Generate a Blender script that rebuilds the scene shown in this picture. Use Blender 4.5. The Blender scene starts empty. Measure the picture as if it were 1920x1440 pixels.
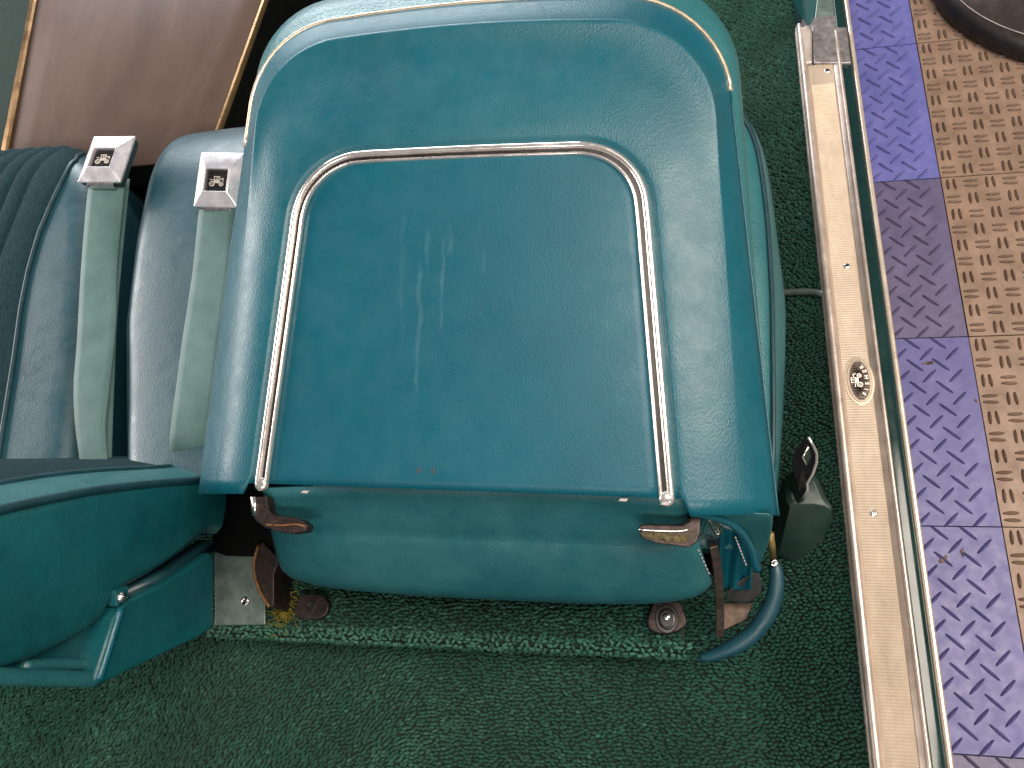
import bpy, bmesh, math, random
import numpy as np
from mathutils import Matrix, Vector
random.seed(7); rng = np.random.default_rng(7)
sc = bpy.context.scene
col = sc.collection
V = lambda *a: np.array(a, float)

# ------------------------------------------------------------------ camera
F_PX = 1500.06                                   # focal length for a 1920 px wide picture
ANG = (0.40097963, 0.19756392, 0.05835225)
CAM = V(-0.45292611, -1.20266521, 1.26004401)    # metres; z = 0 is the workshop floor
def _rot(a, b, c):
    ca, sa, cb, sb, cc, s_ = math.cos(a), math.sin(a), math.cos(b), math.sin(b), math.cos(c), math.sin(c)
    return (np.array([[cc, -s_, 0], [s_, cc, 0], [0, 0, 1]]) @ np.array([[cb, 0, sb], [0, 1, 0], [-sb, 0, cb]])
            @ np.array([[1, 0, 0], [0, ca, -sa], [0, sa, ca]]))
RM = _rot(*ANG)
cam_d = bpy.data.cameras.new('camera'); cam = bpy.data.objects.new('camera', cam_d); col.objects.link(cam)
M4 = np.eye(4); M4[:3, :3] = RM; M4[:3, 3] = CAM
cam.matrix_world = Matrix(M4.tolist())
cam_d.sensor_width = 36; cam_d.lens = F_PX / 1920 * 36; cam_d.clip_start = 0.02; cam_d.clip_end = 200
sc.camera = cam
# photogrammetry helpers: where the sight line of a photo pixel meets a plane of known position
def ray(u, v): return RM @ V((u - 960) / F_PX, -(v - 720) / F_PX, -1.0)
def P(u, v, z):
    d = ray(u, v); return CAM + d * ((z - CAM[2]) / d[2])
def PX(u, v, x):
    d = ray(u, v); return CAM + d * ((x - CAM[0]) / d[0])
def PP(u, v, o, n):
    d = ray(u, v); return CAM + d * (np.dot(o - CAM, n) / np.dot(d, n))

# ------------------------------------------------------------------ world, lamps, exposure
w = bpy.data.worlds.new('World'); sc.world = w; w.use_nodes = True
w.node_tree.nodes['Background'].inputs[0].default_value = (0.80, 0.86, 1.0, 1)
w.node_tree.nodes['Background'].inputs[1].default_value = 0.13
def area(name, loc, target, sx, sy, power, colr):
    l = bpy.data.lights.new(name, 'AREA'); l.shape = 'RECTANGLE'; l.size = sx; l.size_y = sy; l.energy = power; l.color = colr
    o = bpy.data.objects.new(name, l); col.objects.link(o); o.location = loc
    o.rotation_euler = (Vector(target) - Vector(loc)).to_track_quat('-Z', 'Y').to_euler(); return o
area('ceiling_lamp_side', (0.85, -0.75, 2.6), (0.35, -0.80, 0.3), 1.1, 2.9, 128, (1.0, 0.88, 0.76))
area('ceiling_lamp_rear', (-0.3, -3.2, 2.6), (-0.6, -0.9, 0.3), 2.2, 0.5, 52, (1.0, 0.94, 0.87))
area('bay_light_left', (-3.2, -0.4, 1.25), (-0.8, -0.7, 0.5), 2.0, 0.7, 68, (1.0, 0.93, 0.90))
area('bay_light_front', (-1.9, 2.3, 1.5), (-0.9, -0.6, 0.4), 2.4, 0.8, 100, (0.90, 0.94, 1.0))
sc.view_settings.view_transform = 'Standard'; sc.view_settings.look = 'None'
sc.view_settings.exposure = 0.0; sc.view_settings.gamma = 1.0; sc.view_settings.use_curve_mapping = False
sc.render.engine = 'CYCLES'; sc.cycles.use_denoising = True
sc.cycles.max_bounces = 6; sc.cycles.glossy_bounces = 4; sc.cycles.diffuse_bounces = 3

# ------------------------------------------------------------------ material helpers
def lin(r, g, b):
    f = lambda c: (c / 255 / 12.92) if c / 255 <= 0.04045 else ((c / 255 + 0.055) / 1.055) ** 2.4
    return (f(r), f(g), f(b), 1)
class NT:
    def __init__(s, name):
        s.m = bpy.data.materials.new(name); s.m.use_nodes = True; s.t = s.m.node_tree
        s.b = s.t.nodes['Principled BSDF']
        s.tc = s.t.nodes.new('ShaderNodeTexCoord')
    def n(s, typ, inp=None, **kw):
        x = s.t.nodes.new(typ)
        for k, v in kw.items(): setattr(x, k, v)
        for k, v in (inp or {}).items(): s.put(x.inputs[k], v)
        return x
    def put(s, sock, v):
        if isinstance(v, bpy.types.NodeSocket): s.t.links.new(v, sock)
        elif isinstance(v, bpy.types.Node): s.t.links.new(v.outputs[0], sock)
        else: sock.default_value = v
    def co(s, scale=(1, 1, 1), rot=(0, 0, 0), loc=(0, 0, 0)):
        return s.n('ShaderNodeMapping', {'Vector': s.tc.outputs['Object'], 'Scale': scale, 'Rotation': rot, 'Location': loc}).outputs[0]
    def noise(s, scale, detail=4, rough=0.55, vec=None, dist=0.0):
        return s.n('ShaderNodeTexNoise', {'Vector': vec if vec is not None else s.tc.outputs['Object'], 'Scale': scale, 'Detail': detail, 'Roughness': rough, 'Distortion': dist}).outputs[0]
    def voro(s, scale, vec=None, feature='F1'):
        return s.n('ShaderNodeTexVoronoi', {'Vector': vec if vec is not None else s.tc.outputs['Object'], 'Scale': scale}, feature=feature).outputs[0]
    def ramp(s, fac, *stops):
        r = s.n('ShaderNodeValToRGB', {'Fac': fac}); e = r.color_ramp.elements
        while len(e) < len(stops): e.new(0.5)
        for el, (p, c) in zip(e, stops):
            el.position = p; el.color = c if len(c) == 4 else (*c, 1)
        return r.outputs[0]
    def mapr(s, x, a, b, c, d):
        return s.n('ShaderNodeMapRange', {0: x, 1: a, 2: b, 3: c, 4: d}).outputs[0]
    def math(s, op, a, b=0.0, c=None):
        x = s.n('ShaderNodeMath', operation=op); s.put(x.inputs[0], a); s.put(x.inputs[1], b)
        if c is not None: s.put(x.inputs[2], c)
        return x.outputs[0]
    def mix(s, fac, a, b):
        x = s.n('ShaderNodeMix', data_type='RGBA'); s.put(x.inputs[0], fac); s.put(x.inputs[6], a); s.put(x.inputs[7], b); return x.outputs[2]
    def bump(s, h, strength=0.3, dist=0.001, normal=None):
        x = s.n('ShaderNodeBump', {'Height': h, 'Strength': strength, 'Distance': dist})
        if normal is not None: s.put(x.inputs['Normal'], normal)
        return x.outputs[0]
    def set(s, **kw):
        for k, v in kw.items(): s.put(s.b.inputs[k.replace('_', ' ')], v)
        return s.m

def vinyl(name, c1, c2, rough=0.42, grain=0.35, spec=0.5, extra=None):
    t = NT(name)
    big = t.noise(7, 4, 0.6); fine = t.noise(60, 3, 0.6)
    colr = t.ramp(t.math('ADD', t.math('MULTIPLY', big, 0.75), t.math('MULTIPLY', fine, 0.25)), (0.36, c1), (0.64, c2))
    if extra: colr = extra(t, colr)
    wv = t.co((1.0, 0.55, 1.0))
    g = t.math('ADD', t.math('MULTIPLY', t.voro(560, wv), 0.8), t.math('MULTIPLY', t.noise(800, 2, 0.6, wv), 0.6))
    soft = t.noise(14, 3)
    nrm = t.bump(soft, 0.10, 0.006, t.bump(g, grain * 1.25, 0.0008))
    scuff = t.noise(32, 5, 0.7)
    t.set(Base_Color=colr, Roughness=t.mapr(scuff, 0.3, 0.7, rough - 0.07, rough + 0.09), Normal=nrm)
    t.b.inputs['Specular IOR Level'].default_value = spec
    return t.m
def plain(name, colr, rough=0.5, metal=0.0, var=0.25, vscale=40, bump=0.0, bscale=300, coat=0.0):
    t = NT(name)
    d = tuple(c * (1 - var) for c in colr[:3]) + (1,); u = tuple(min(1, c * (1 + var)) for c in colr[:3]) + (1,)
    nz = t.noise(vscale, 5, 0.65)
    t.set(Base_Color=t.ramp(nz, (0.35, d), (0.65, u)), Metallic=metal, Roughness=t.mapr(t.noise(vscale * 2.3, 4), 0.3, 0.7, max(0.02, rough - 0.08), min(1, rough + 0.08)))
    if bump: t.set(Normal=t.bump(t.noise(bscale, 3), bump, 0.001))
    t.b.inputs['Coat Weight'].default_value = coat
    if rough >= .9: t.b.inputs['Specular IOR Level'].default_value = .06
    return t.m

def panel_wear(t, colr):
    # chalky rub marks and two rust spots on the panel, fixed in the seat's own place
    sx = t.n('ShaderNodeSeparateXYZ', {0: t.tc.outputs['Object']})
    x, y = sx.outputs[0], sx.outputs[1]
    wob = t.math('MULTIPLY', t.math('SUBTRACT', t.noise(30, 3), 0.5), 0.010)
    brk = t.mapr(t.noise(90, 5, 0.75, t.co((1, .35, 1))), 0.36, 0.68, 0.1, 1.0)
    total = None
    for (ua, va), (ub, vb), wid, s in STREAKS:
        a = SP(ua, va); b = SP(ub, vb); cx = (a[0] + b[0]) / 2
        near = t.mapr(t.math('ABSOLUTE', t.math('SUBTRACT', t.math('ADD', x, wob), float(cx))), 0.0, wid, 1.0, 0.0)
        y0, y1 = min(a[1], b[1]), max(a[1], b[1])
        band = t.math('MULTIPLY', t.mapr(y, y0 - 0.01, y0 + 0.01, 0.0, 1.0), t.mapr(y, y1 - 0.01, y1 + 0.01, 1.0, 0.0))
        k = t.math('MULTIPLY', t.math('MULTIPLY', near, band), t.math('MULTIPLY', brk, s * .40))
        total = k if total is None else t.math('MAXIMUM', total, k)
    colr = t.mix(total, colr, (0.22, 0.36, 0.38, 1))
    for u, v in ((785, 882), (812, 883)):
        c = SP(u, v)
        dd = t.math('SQRT', t.math('ADD', t.math('POWER', t.math('SUBTRACT', x, float(c[0])), 2.0), t.math('POWER', t.math('SUBTRACT', y, float(c[1])), 2.0)))
        colr = t.mix(t.mapr(dd, 0.0012, 0.0036, 0.7, 0.0), colr, (0.045, 0.04, 0.04, 1))
    return colr

# ------------------------------------------------------------------ mesh helpers
class MB:
    def __init__(s): s.v, s.f = [], []
    def add(s, vs, fs):
        b = len(s.v); s.v += [tuple(map(float, q)) for q in vs]; s.f += [tuple(b + i for i in f) for f in fs]; return s
    def loft(s, rings, closed=False, cap0=False, cap1=False):
        n = len(rings[0]); vs = [q for r in rings for q in r]; fs = []
        for k in range(len(rings) - 1):
            for i in range(n if closed else n - 1):
                j = (i + 1) % n; fs.append((k * n + i, k * n + j, (k + 1) * n + j, (k + 1) * n + i))
        if cap0: fs.append(tuple(range(n))[::-1])
        if cap1: fs.append(tuple((len(rings) - 1) * n + i for i in range(n)))
        return s.add(vs, fs)
    def tube(s, path, r, n=8, flat=1.0, up=(0, 0, 1), cap=True):
        path = [V(*q) for q in path]; rs = r if hasattr(r, '__len__') else [r] * len(path); rings = []
        for i, q in enumerate(path):
            t = path[min(i + 1, len(path) - 1)] - path[max(i - 1, 0)]; t /= np.linalg.norm(t) + 1e-12
            a = np.cross(t, V(*up)); a /= np.linalg.norm(a) + 1e-12; b = np.cross(a, t)
            rings.append([q + a * rs[i] * math.cos(2 * math.pi * k / n) + b * rs[i] * flat * math.sin(2 * math.pi * k / n) for k in range(n)])
        return s.loft(rings, True, cap, cap)
    def sweep(s, path, prof, up, closed_prof=True, cap=True):
        # prof: list of (sideways, upwards); up: vector or list of vectors
        path = [V(*q) for q in path]; rings = []
        for i, q in enumerate(path):
            t = path[min(i + 1, len(path) - 1)] - path[max(i - 1, 0)]; t /= np.linalg.norm(t) + 1e-12
            a = np.cross(t, V(*up)); a /= np.linalg.norm(a); b = np.cross(a, t)
            rings.append([q + a * x + b * y for x, y in prof])
        return s.loft(rings, closed_prof, cap and closed_prof, cap and closed_prof)
    def prism(s, outline, vec):
        n = len(outline); top = [V(*q) for q in outline]; bot = [q + V(*vec) for q in top]
        return s.loft([top, bot], True, True, True)
    def box(s, lo, hi):
        x0, y0, z0 = lo; x1, y1, z1 = hi
        return s.prism([(x0, y0, z1), (x1, y0, z1), (x1, y1, z1), (x0, y1, z1)], (0, 0, z0 - z1))
    def lathe(s, c, axis, prof, n=16):
        c = V(*c); ax = V(*axis); ax /= np.linalg.norm(ax); t = V(1, 0, 0) if abs(ax[0]) < 0.9 else V(0, 1, 0)
        a = np.cross(ax, t); a /= np.linalg.norm(a); b = np.cross(ax, a)
        rings = [[c + ax * h + (a * math.cos(2 * math.pi * k / n) + b * math.sin(2 * math.pi * k / n)) * max(r, 1e-5) for k in range(n)] for r, h in prof]
        return s.loft(rings, True, True, True)
    def build(s, name, mat, parent=None, smooth=True, bevel=0.0, seg=2, sub=0, solid=0.0, fix=True, autosm=None):
        me = bpy.data.meshes.new(name); me.from_pydata(s.v, [], s.f); me.update()
        if fix:
            bm = bmesh.new(); bm.from_mesh(me); bmesh.ops.recalc_face_normals(bm, faces=bm.faces); bm.to_mesh(me); bm.free()
        return finish(name, me, mat, parent, smooth, bevel, seg, sub, solid, autosm)
def finish(name, me, mat, parent=None, smooth=True, bevel=0.0, seg=2, sub=0, solid=0.0, autosm=None):
    if mat: me.materials.append(mat)
    if smooth:
        me.polygons.foreach_set('use_smooth', [True] * len(me.polygons))
    o = bpy.data.objects.new(name, me); col.objects.link(o)
    if parent is not None:
        o.parent = parent
        if parent.type == 'EMPTY': o.matrix_parent_inverse = Matrix.Translation(-parent.location)
    if solid:
        m = o.modifiers.new('solid', 'SOLIDIFY'); m.thickness = solid; m.offset = -1
    if bevel:
        m = o.modifiers.new('bevel', 'BEVEL'); m.width = bevel; m.segments = seg; m.limit_method = 'ANGLE'; m.angle_limit = math.radians(35)
        m.harden_normals = True
    if sub:
        m = o.modifiers.new('sub', 'SUBSURF'); m.levels = sub; m.render_levels = sub
    if autosm is not None: me.set_sharp_from_angle(angle=math.radians(autosm))
    return o
def tag(o, label=None, cat=None, group=None, kind=None):
    for k, v in (('label', label), ('category', cat), ('group', group), ('kind', kind)):
        if v: o[k] = v
    return o
def thing(name, loc, label, cat, group=None):
    o = bpy.data.objects.new(name, None); o.empty_display_size = 0.05; o.location = [float(c) for c in loc]; col.objects.link(o)
    return tag(o, label, cat, group)
def spline(pts, n, closed=False):
    pts = [V(*q) for q in pts]; m = len(pts)
    g = lambda i: pts[i % m] if closed else (pts[i] if 0 <= i < m else (2 * pts[0] - pts[1] if i < 0 else 2 * pts[-1] - pts[-2]))
    seg = m if closed else m - 1; dense = []
    for i in range(seg):
        a, b, c, d = g(i - 1), g(i), g(i + 1), g(i + 2)
        for k in range(24):
            t = k / 24; dense.append(0.5 * ((2 * b) + (c - a) * t + (2 * a - 5 * b + 4 * c - d) * t * t + (3 * b - a - 3 * c + d) * t ** 3))
    dense.append(g(0) if closed else pts[-1]); dense = np.array(dense)
    L = np.concatenate([[0], np.cumsum(np.linalg.norm(np.diff(dense, axis=0), axis=1))])
    s = np.linspace(0, L[-1], n, endpoint=not closed)
    return [V(*[np.interp(x, L, dense[:, k]) for k in range(dense.shape[1])]) for x in s]
def screw(c, axis, r, mat, parent, dark):
    o = MB().lathe(c, axis, [(r, -0.002), (r, 0.0004), (r * 0.8, 0.0012), (r * 0.4, 0.0015), (0, 0.0015)], 14).build('screw', mat, parent, autosm=50)
    ax = V(*axis) / np.linalg.norm(V(*axis)); c = V(*c) + ax * 0.0016
    m = MB()
    for a in (0.4, 0.4 + math.pi / 2):
        d = V(math.cos(a), math.sin(a), 0); d -= ax * np.dot(d, ax); d /= np.linalg.norm(d); e = np.cross(ax, d)
        q = [c + d * r * .6 + e * r * .13, c - d * r * .6 + e * r * .13, c - d * r * .6 - e * r * .13, c + d * r * .6 - e * r * .13]
        m.prism(q, -ax * 0.001)
        c = c + ax * 0.0002
    m.build('screw_slot', dark, o, smooth=False)
    return o

# ------------------------------------------------------------------ seat-back frame (needed by the panel's wear marks)
BL, BR = P(373, 925, .55), P(1452, 968, .55)
SO = (BL + BR) / 2; EX = (BR - BL) / np.linalg.norm(BR - BL)
EY = V(-EX[1], EX[0], 0) + V(0, 0, 0.28); EY /= np.linalg.norm(EY); EN = np.cross(EX, EY)
def SP(u, v, h=0.0): return PP(u, v, SO - EN * h, EN)
def SL(x, y, h=0.0): return SO + EX * x + EY * y - EN * h
STREAKS = [((785, 500), (785, 730), 0.0032, .42), ((800, 440), (800, 500), 0.003, .35), ((828, 450), (828, 610), 0.0026, .40),
           ((842, 430), (842, 480), 0.004, .45), ((755, 400), (755, 640), 0.004, .16), ((905, 480), (905, 500), 0.003, .45), ((730, 885), (730, 897), 0.020, .30)]

# ------------------------------------------------------------------ materials
TEAL1, TEAL2 = (0.000, 0.066, 0.094, 1), (0.001, 0.082, 0.113, 1)
M = {}
M['vinyl'] = vinyl('teal_vinyl', TEAL1, TEAL2, 0.40, 0.20, 0.55)
M['panel'] = vinyl('teal_panel_vinyl', (0.000, 0.064, 0.096, 1), (0.001, 0.077, 0.112, 1), 0.42, 0.14, 0.36, panel_wear)
M['vinyl_pale'] = vinyl('sea_green_vinyl', (0.012, 0.095, 0.108, 1), (0.024, 0.125, 0.135, 1), 0.36, 0.42, 0.75)
M['vinyl_skirt'] = vinyl('skirt_vinyl', (0.004, 0.072, 0.088, 1), (0.020, 0.110, 0.122, 1), 0.48, 0.25, 0.5)
M['vinyl_cushion'] = vinyl('cushion_vinyl', (0.007, 0.045, 0.062, 1), (0.012, 0.062, 0.080, 1), 0.40, 0.16, 0.7)
M['vinyl_dark'] = vinyl('deep_teal_vinyl', (0.001, 0.054, 0.066, 1), (0.004, 0.086, 0.098, 1), 0.44, 0.2)
M['welt'] = plain('dark_welt', (0.006, 0.035, 0.045, 1), 0.4, 0, .2)
M['chrome'] = plain('chrome', (0.88, 0.82, 0.77, 1), 0.20, .85, .04, 20)
M['chrome_worn'] = plain('worn_chrome', (0.70, 0.64, 0.60, 1), 0.22, 1.0, .15, 60)
M['satin'] = plain('satin_chrome', (0.84, 0.81, 0.85, 1), 0.30, .7, .05, 30)
M['bronze_trim'] = plain('bronze_trim', (0.45, 0.27, 0.13, 1), 0.3, .9, .3, 12)
M['black_rough'] = plain('black_trim_and_shade', (0.003, 0.0035, 0.0035, 1), 0.95)  # frame black, also used to paint the shaded gap beside the driver backrest
M['strip'] = plain('cream_strip', (0.66, 0.56, 0.46, 1), 0.3, .6, .1, 20)
M['gold'] = plain('brassy_piping', (0.72, 0.60, 0.44, 1), 0.28, .7, .1, 30)
M['black'] = plain('black_insert', (0.012, 0.011, 0.011, 1), 0.3)
M['black_gloss'] = plain('black_gloss', (0.004, 0.004, 0.004, 1), 0.16)
M['steel_dark'] = plain('browned_steel', (0.034, 0.023, 0.021, 1), 0.42, .6, .4, 90, .3)
M['rust'] = plain('rusty_edge', (0.16, 0.075, 0.03, 1), 0.6, .5, .5, 150, .4)
M['zinc'] = plain('zinc_screw', (0.72, 0.70, 0.66, 1), 0.25, 1.0, .1)
M['plate'] = plain('grey_green_plate', (0.15, 0.20, 0.18, 1), 0.36, .45, .25, 50, .15)
M['green_plastic'] = plain('bottle_green_plastic', (0.010, 0.025, 0.021, 1), 0.40, 0, .12, 25, .12, 900)
M['web'] = None
M['rubber'] = plain('black_felt', (0.03, 0.032, 0.032, 1), 0.7, 0, .3, 120, .3)
M['bronze'] = plain('brown_pan', (0.07, 0.04, 0.025, 1), 0.5, .3, .4, 60)

t = NT('belt_webbing')
wx = t.co((1, 1, 1))
weave = t.math('ADD', t.noise(120, 3, 0.6, t.co((6, .6, 1))), t.math('MULTIPLY', t.noise(1400, 1), 0.4))
M['web'] = t.set(Base_Color=t.ramp(t.noise(22, 5, 0.65), (0.32, (0.036, 0.098, 0.093, 1)), (0.66, (0.068, 0.142, 0.134, 1))), Roughness=0.62, Normal=t.bump(weave, 0.3, 0.0006))
t.b.inputs['Sheen Weight'].default_value = 0.15

t = NT('cloth_insert')
M['cloth'] = t.set(Base_Color=t.ramp(t.noise(260, 5, 0.75, t.co((2.5, .5, 1))), (0.36, (0.003, 0.014, 0.019, 1)), (0.66, (0.012, 0.045, 0.053, 1))), Roughness=0.9, Specular_IOR_Level=0.15, Normal=t.bump(t.noise(500, 4, 0.7, t.co((2, .6, 1))), 0.5, 0.0015))

t = NT('carpet_backing')
M['carpet_base'] = t.set(Base_Color=t.ramp(t.noise(300, 4), (0.3, (0.002, 0.009, 0.007, 1)), (0.7, (0.008, 0.028, 0.02, 1))), Roughness=0.95)
t = NT('carpet_yarn')
at = t.n('ShaderNodeAttribute', attribute_name='tint')
patch = t.mapr(t.noise(3.2, 5, 0.65), .28, .72, 0.0, 0.9)
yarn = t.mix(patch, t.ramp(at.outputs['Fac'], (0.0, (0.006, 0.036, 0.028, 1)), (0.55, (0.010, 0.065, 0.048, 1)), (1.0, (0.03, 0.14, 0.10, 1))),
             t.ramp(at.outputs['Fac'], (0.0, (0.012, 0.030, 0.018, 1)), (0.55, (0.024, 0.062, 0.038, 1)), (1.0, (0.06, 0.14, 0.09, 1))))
M['yarn'] = t.set(Base_Color=t.mix(0.12, yarn, (0.002, 0.008, 0.007, 1)), Roughness=0.9, Normal=t.bump(t.noise(1500, 2), 0.4, 0.0006))
t.b.inputs['Specular IOR Level'].default_value = 0.25

t = NT('brushed_console')
br = t.noise(60, 6, 0.75, t.co((1.0, 40, 1), (0, 0, -0.12)))
smear = t.noise(6, 4, 0.65, t.co((1.6, .5, 1)), 0.6)
M['console'] = t.set(Base_Color=t.mix(t.mapr(br, .3, .7, 0, .5), t.ramp(smear, (0.35, (0.055, 0.033, 0.025, 1)), (0.65, (0.092, 0.060, 0.047, 1))), (0.105, 0.072, 0.058, 1)),
                     Roughness=0.66, Specular_IOR_Level=0.3, Normal=t.bump(br, 0.18, 0.0006))
t = NT('scuff_plate_metal')
M['scuff'] = t.set(Base_Color=t.ramp(t.noise(18, 6, 0.7, t.co((3, 1, 1))), (0.3, (0.37, 0.30, 0.225, 1)), (0.7, (0.50, 0.41, 0.32, 1))), Metallic=0.25,
                   Roughness=t.mapr(t.noise(45, 5, .7), .3, .7, .33, .5), Normal=t.bump(t.noise(900, 2), 0.1, 0.0004))
M['alu'] = plain('dull_aluminium', (0.50, 0.42, 0.37, 1), 0.36, .6, .2, 30, .05)
M['alu_grey'] = plain('grey_casting', (0.26, 0.24, 0.24, 1), 0.45, .7, .35, 60, .2)
M['paint'] = plain('green_body_paint', (0.005, 0.022, 0.021, 1), 0.17, 0, .15, 12, 0, 300, .2)
M['emblem_dark'] = plain('brown_enamel', (0.055, 0.036, 0.03, 1), 0.4, .2, .3, 200)
M['emblem_light'] = plain('cast_relief', (0.72, 0.66, 0.58, 1), 0.35, .5, .1)
def tile_mat(name, c, c2, rough=0.45, grime_shade=.34):
    t = NT(name)
    dirt = t.noise(20, 7, 0.7); spots = t.mapr(t.voro(46), 0.0, 0.10, 1.0, 0.0)
    cc = t.ramp(dirt, (0.3, c), (0.68, c2))
    cc = t.mix(t.math('MULTIPLY', spots, t.mapr(t.noise(9, 2), .5, .65, 0, .45)), cc, (0.05, 0.035, 0.03, 1))
    rib = t.n('ShaderNodeAttribute', attribute_name='grime_shade')
    cc = t.mix(t.math('MULTIPLY', rib.outputs['Fac'], grime_shade), cc, (0.03, 0.018, 0.014, 1))  # rib edges darkened in the colour: packed dirt and painted shade
    return t.set(Base_Color=cc, Roughness=t.mapr(t.noise(60, 4), .3, .7, rough - .08, rough + .12), Normal=t.bump(t.noise(160, 5, .7), .12, .001))
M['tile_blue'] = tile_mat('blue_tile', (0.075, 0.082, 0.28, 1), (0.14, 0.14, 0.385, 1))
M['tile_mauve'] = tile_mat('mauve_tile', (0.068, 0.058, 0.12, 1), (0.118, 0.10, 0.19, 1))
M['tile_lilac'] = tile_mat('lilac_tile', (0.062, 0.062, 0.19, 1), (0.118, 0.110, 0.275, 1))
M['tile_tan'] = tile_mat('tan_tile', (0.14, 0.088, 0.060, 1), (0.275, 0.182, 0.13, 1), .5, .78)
M['gap'] = plain('floor_under_tiles', (0.012, 0.010, 0.012, 1), .8)
M['shoe'] = plain('black_shoe_upper', (0.050, 0.040, 0.038, 1), 0.6, 0, .3, 60, .6, 900)
M['shoe_sole'] = plain('black_shoe_sole', (0.010, 0.009, 0.010, 1), 0.45, 0, .3, 60)
M['thread'] = plain('pale_thread', (0.35, 0.31, 0.30, 1), .7)
M['jute'] = plain('yellow_fibre', (0.16, 0.13, 0.025, 1), .9, 0, .5, 200)
M['grease'] = plain('dried_grease', (0.075, 0.058, 0.018, 1), .7, 0, .75, 260, .5, 500)
M['arm_steel'] = plain('grey_brown_steel', (0.13, 0.10, 0.085, 1), .4, .7, .4, 80, .3)
M['brass'] = plain('yellowed_rod', (0.20, 0.15, 0.05, 1), .4, .4, .3)

# ------------------------------------------------------------------ workshop floor of loose tiles
ground = MB().add([(-6, -8, -0.012), (8, -8, -0.012), (8, 8, -0.012), (-6, 8, -0.012)], [(0, 1, 2, 3)]).build('ground', M['gap'], smooth=False)
tag(ground, kind='structure')
T = 0.305
def lens(mb, cx, cy, ang, L, W, H):
    # low lens-shaped rib moulded into a tile: 10-point rim and a ridge line
    c, s = math.cos(ang), math.sin(ang); rim = []
    for k in range(10):
        a = 2 * math.pi * k / 10; x = L / 2 * math.cos(a); y = W / 2 * math.sin(a)
        rim.append((cx + x * c - y * s, cy + x * s + y * c, 0.0))
    rid = [(cx + x * c, cy + x * s, H) for x in (-L * .40, 0, L * .40)]
    vs = rim + rid
    fs = [(0, 1, 12), (1, 2, 11, 12), (2, 3, 11), (3, 4, 10, 11), (4, 5, 10), (5, 6, 10), (6, 7, 11, 10), (7, 8, 11), (8, 9, 12, 11), (9, 0, 12)]
    mb.add(vs, fs)
def tile_mesh(kind):
    mb = MB(); g = 0.0009; h = T / 2 - g
    mb.add([(-h, -h, 0), (h, -h, 0), (h, h, 0), (-h, h, 0), (-h, -h, -.012), (h, -h, -.012), (h, h, -.012), (-h, h, -.012)],
           [(0, 1, 2, 3), (0, 4, 5, 1), (1, 5, 6, 2), (2, 6, 7, 3), (3, 7, 4, 0)])
    if kind == 'diamond':
        p = T / 8
        for i in range(8):
            for j in range(8):
                lens(mb, -T / 2 + (i + .28) * p, -T / 2 + (j + .25) * p, math.radians(45), .032, .0055, .0038)
                x = -T / 2 + (i + .78) * p
                if x + .0115 < h: lens(mb, x, -T / 2 + (j + .75) * p, math.radians(-43), .032, .0055, .0038)
    else:
        p = T / 10
        for i in range(10):
            for j in range(10):
                x, y = -T / 2 + (i + .5) * p, -T / 2 + (j + .5) * p
                for d in (-.0052, .0052):
                    if (i + j) % 2: lens(mb, x + d, y, math.radians(90 + (4 if d > 0 else -2)), .0225, .0060, .0042)
                    else: lens(mb, x, y + d, math.radians(3 if d > 0 else -2), .0235, .0060, .0036)
    me = bpy.data.meshes.new('floor_tile'); me.from_pydata(mb.v, [], mb.f); me.update()
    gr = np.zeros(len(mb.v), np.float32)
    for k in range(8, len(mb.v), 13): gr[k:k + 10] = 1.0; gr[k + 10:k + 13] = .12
    me.attributes.new('grime_shade', 'FLOAT', 'POINT').data.foreach_set('value', gr)
    return me
base_m = {k: tile_mesh(k) for k in ('diamond', 'checker')}
tiles = {}
def put_tile(kind, mat, i, j):
    key = (kind, mat)
    if key not in tiles:
        me = base_m[kind].copy(); me.materials.append(M[mat]); tiles[key] = me
    o = bpy.data.objects.new('floor_tile', tiles[key]); col.objects.link(o); o.parent = ground
    o.location = ((i - .5) * T, -(j + .5) * T, random.uniform(-.0006, .0004)); o.rotation_euler = (0, 0, random.uniform(-.002, .002))
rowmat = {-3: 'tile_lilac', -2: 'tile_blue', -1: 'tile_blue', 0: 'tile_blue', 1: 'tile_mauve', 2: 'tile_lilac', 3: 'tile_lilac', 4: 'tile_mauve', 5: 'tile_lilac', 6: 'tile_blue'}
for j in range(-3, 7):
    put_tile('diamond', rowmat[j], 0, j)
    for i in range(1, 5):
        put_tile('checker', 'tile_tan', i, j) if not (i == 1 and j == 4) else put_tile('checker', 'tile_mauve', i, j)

# ------------------------------------------------------------------ car floor: carpeted pan, seat riser, inner sill wall
ZF, ZL = 0.228, 0.292
fl = MB().box((-2.0, -1.9, ZF - .02), (-0.272, 0.5, ZF - .0025)).build('carpet_floor', M['carpet_base'], smooth=False); tag(fl, kind='structure')
LEDGE_Y = -1.132
prof = [(LEDGE_Y + .0025, ZF - .01), (LEDGE_Y + .0025, ZL - .014), (LEDGE_Y + .006, ZL - .007), (LEDGE_Y + .014, ZL - .0025), (-.62, ZL - .0025), (-.60, ZF - .01)]
x0, x1 = -1.06, -.452
riser = MB().loft([[(x0, y, z) for y, z in prof], [(x1, y, z) for y, z in prof]], True, True, True).build('seat_riser', M['carpet_base'], fl, autosm=60)

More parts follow.
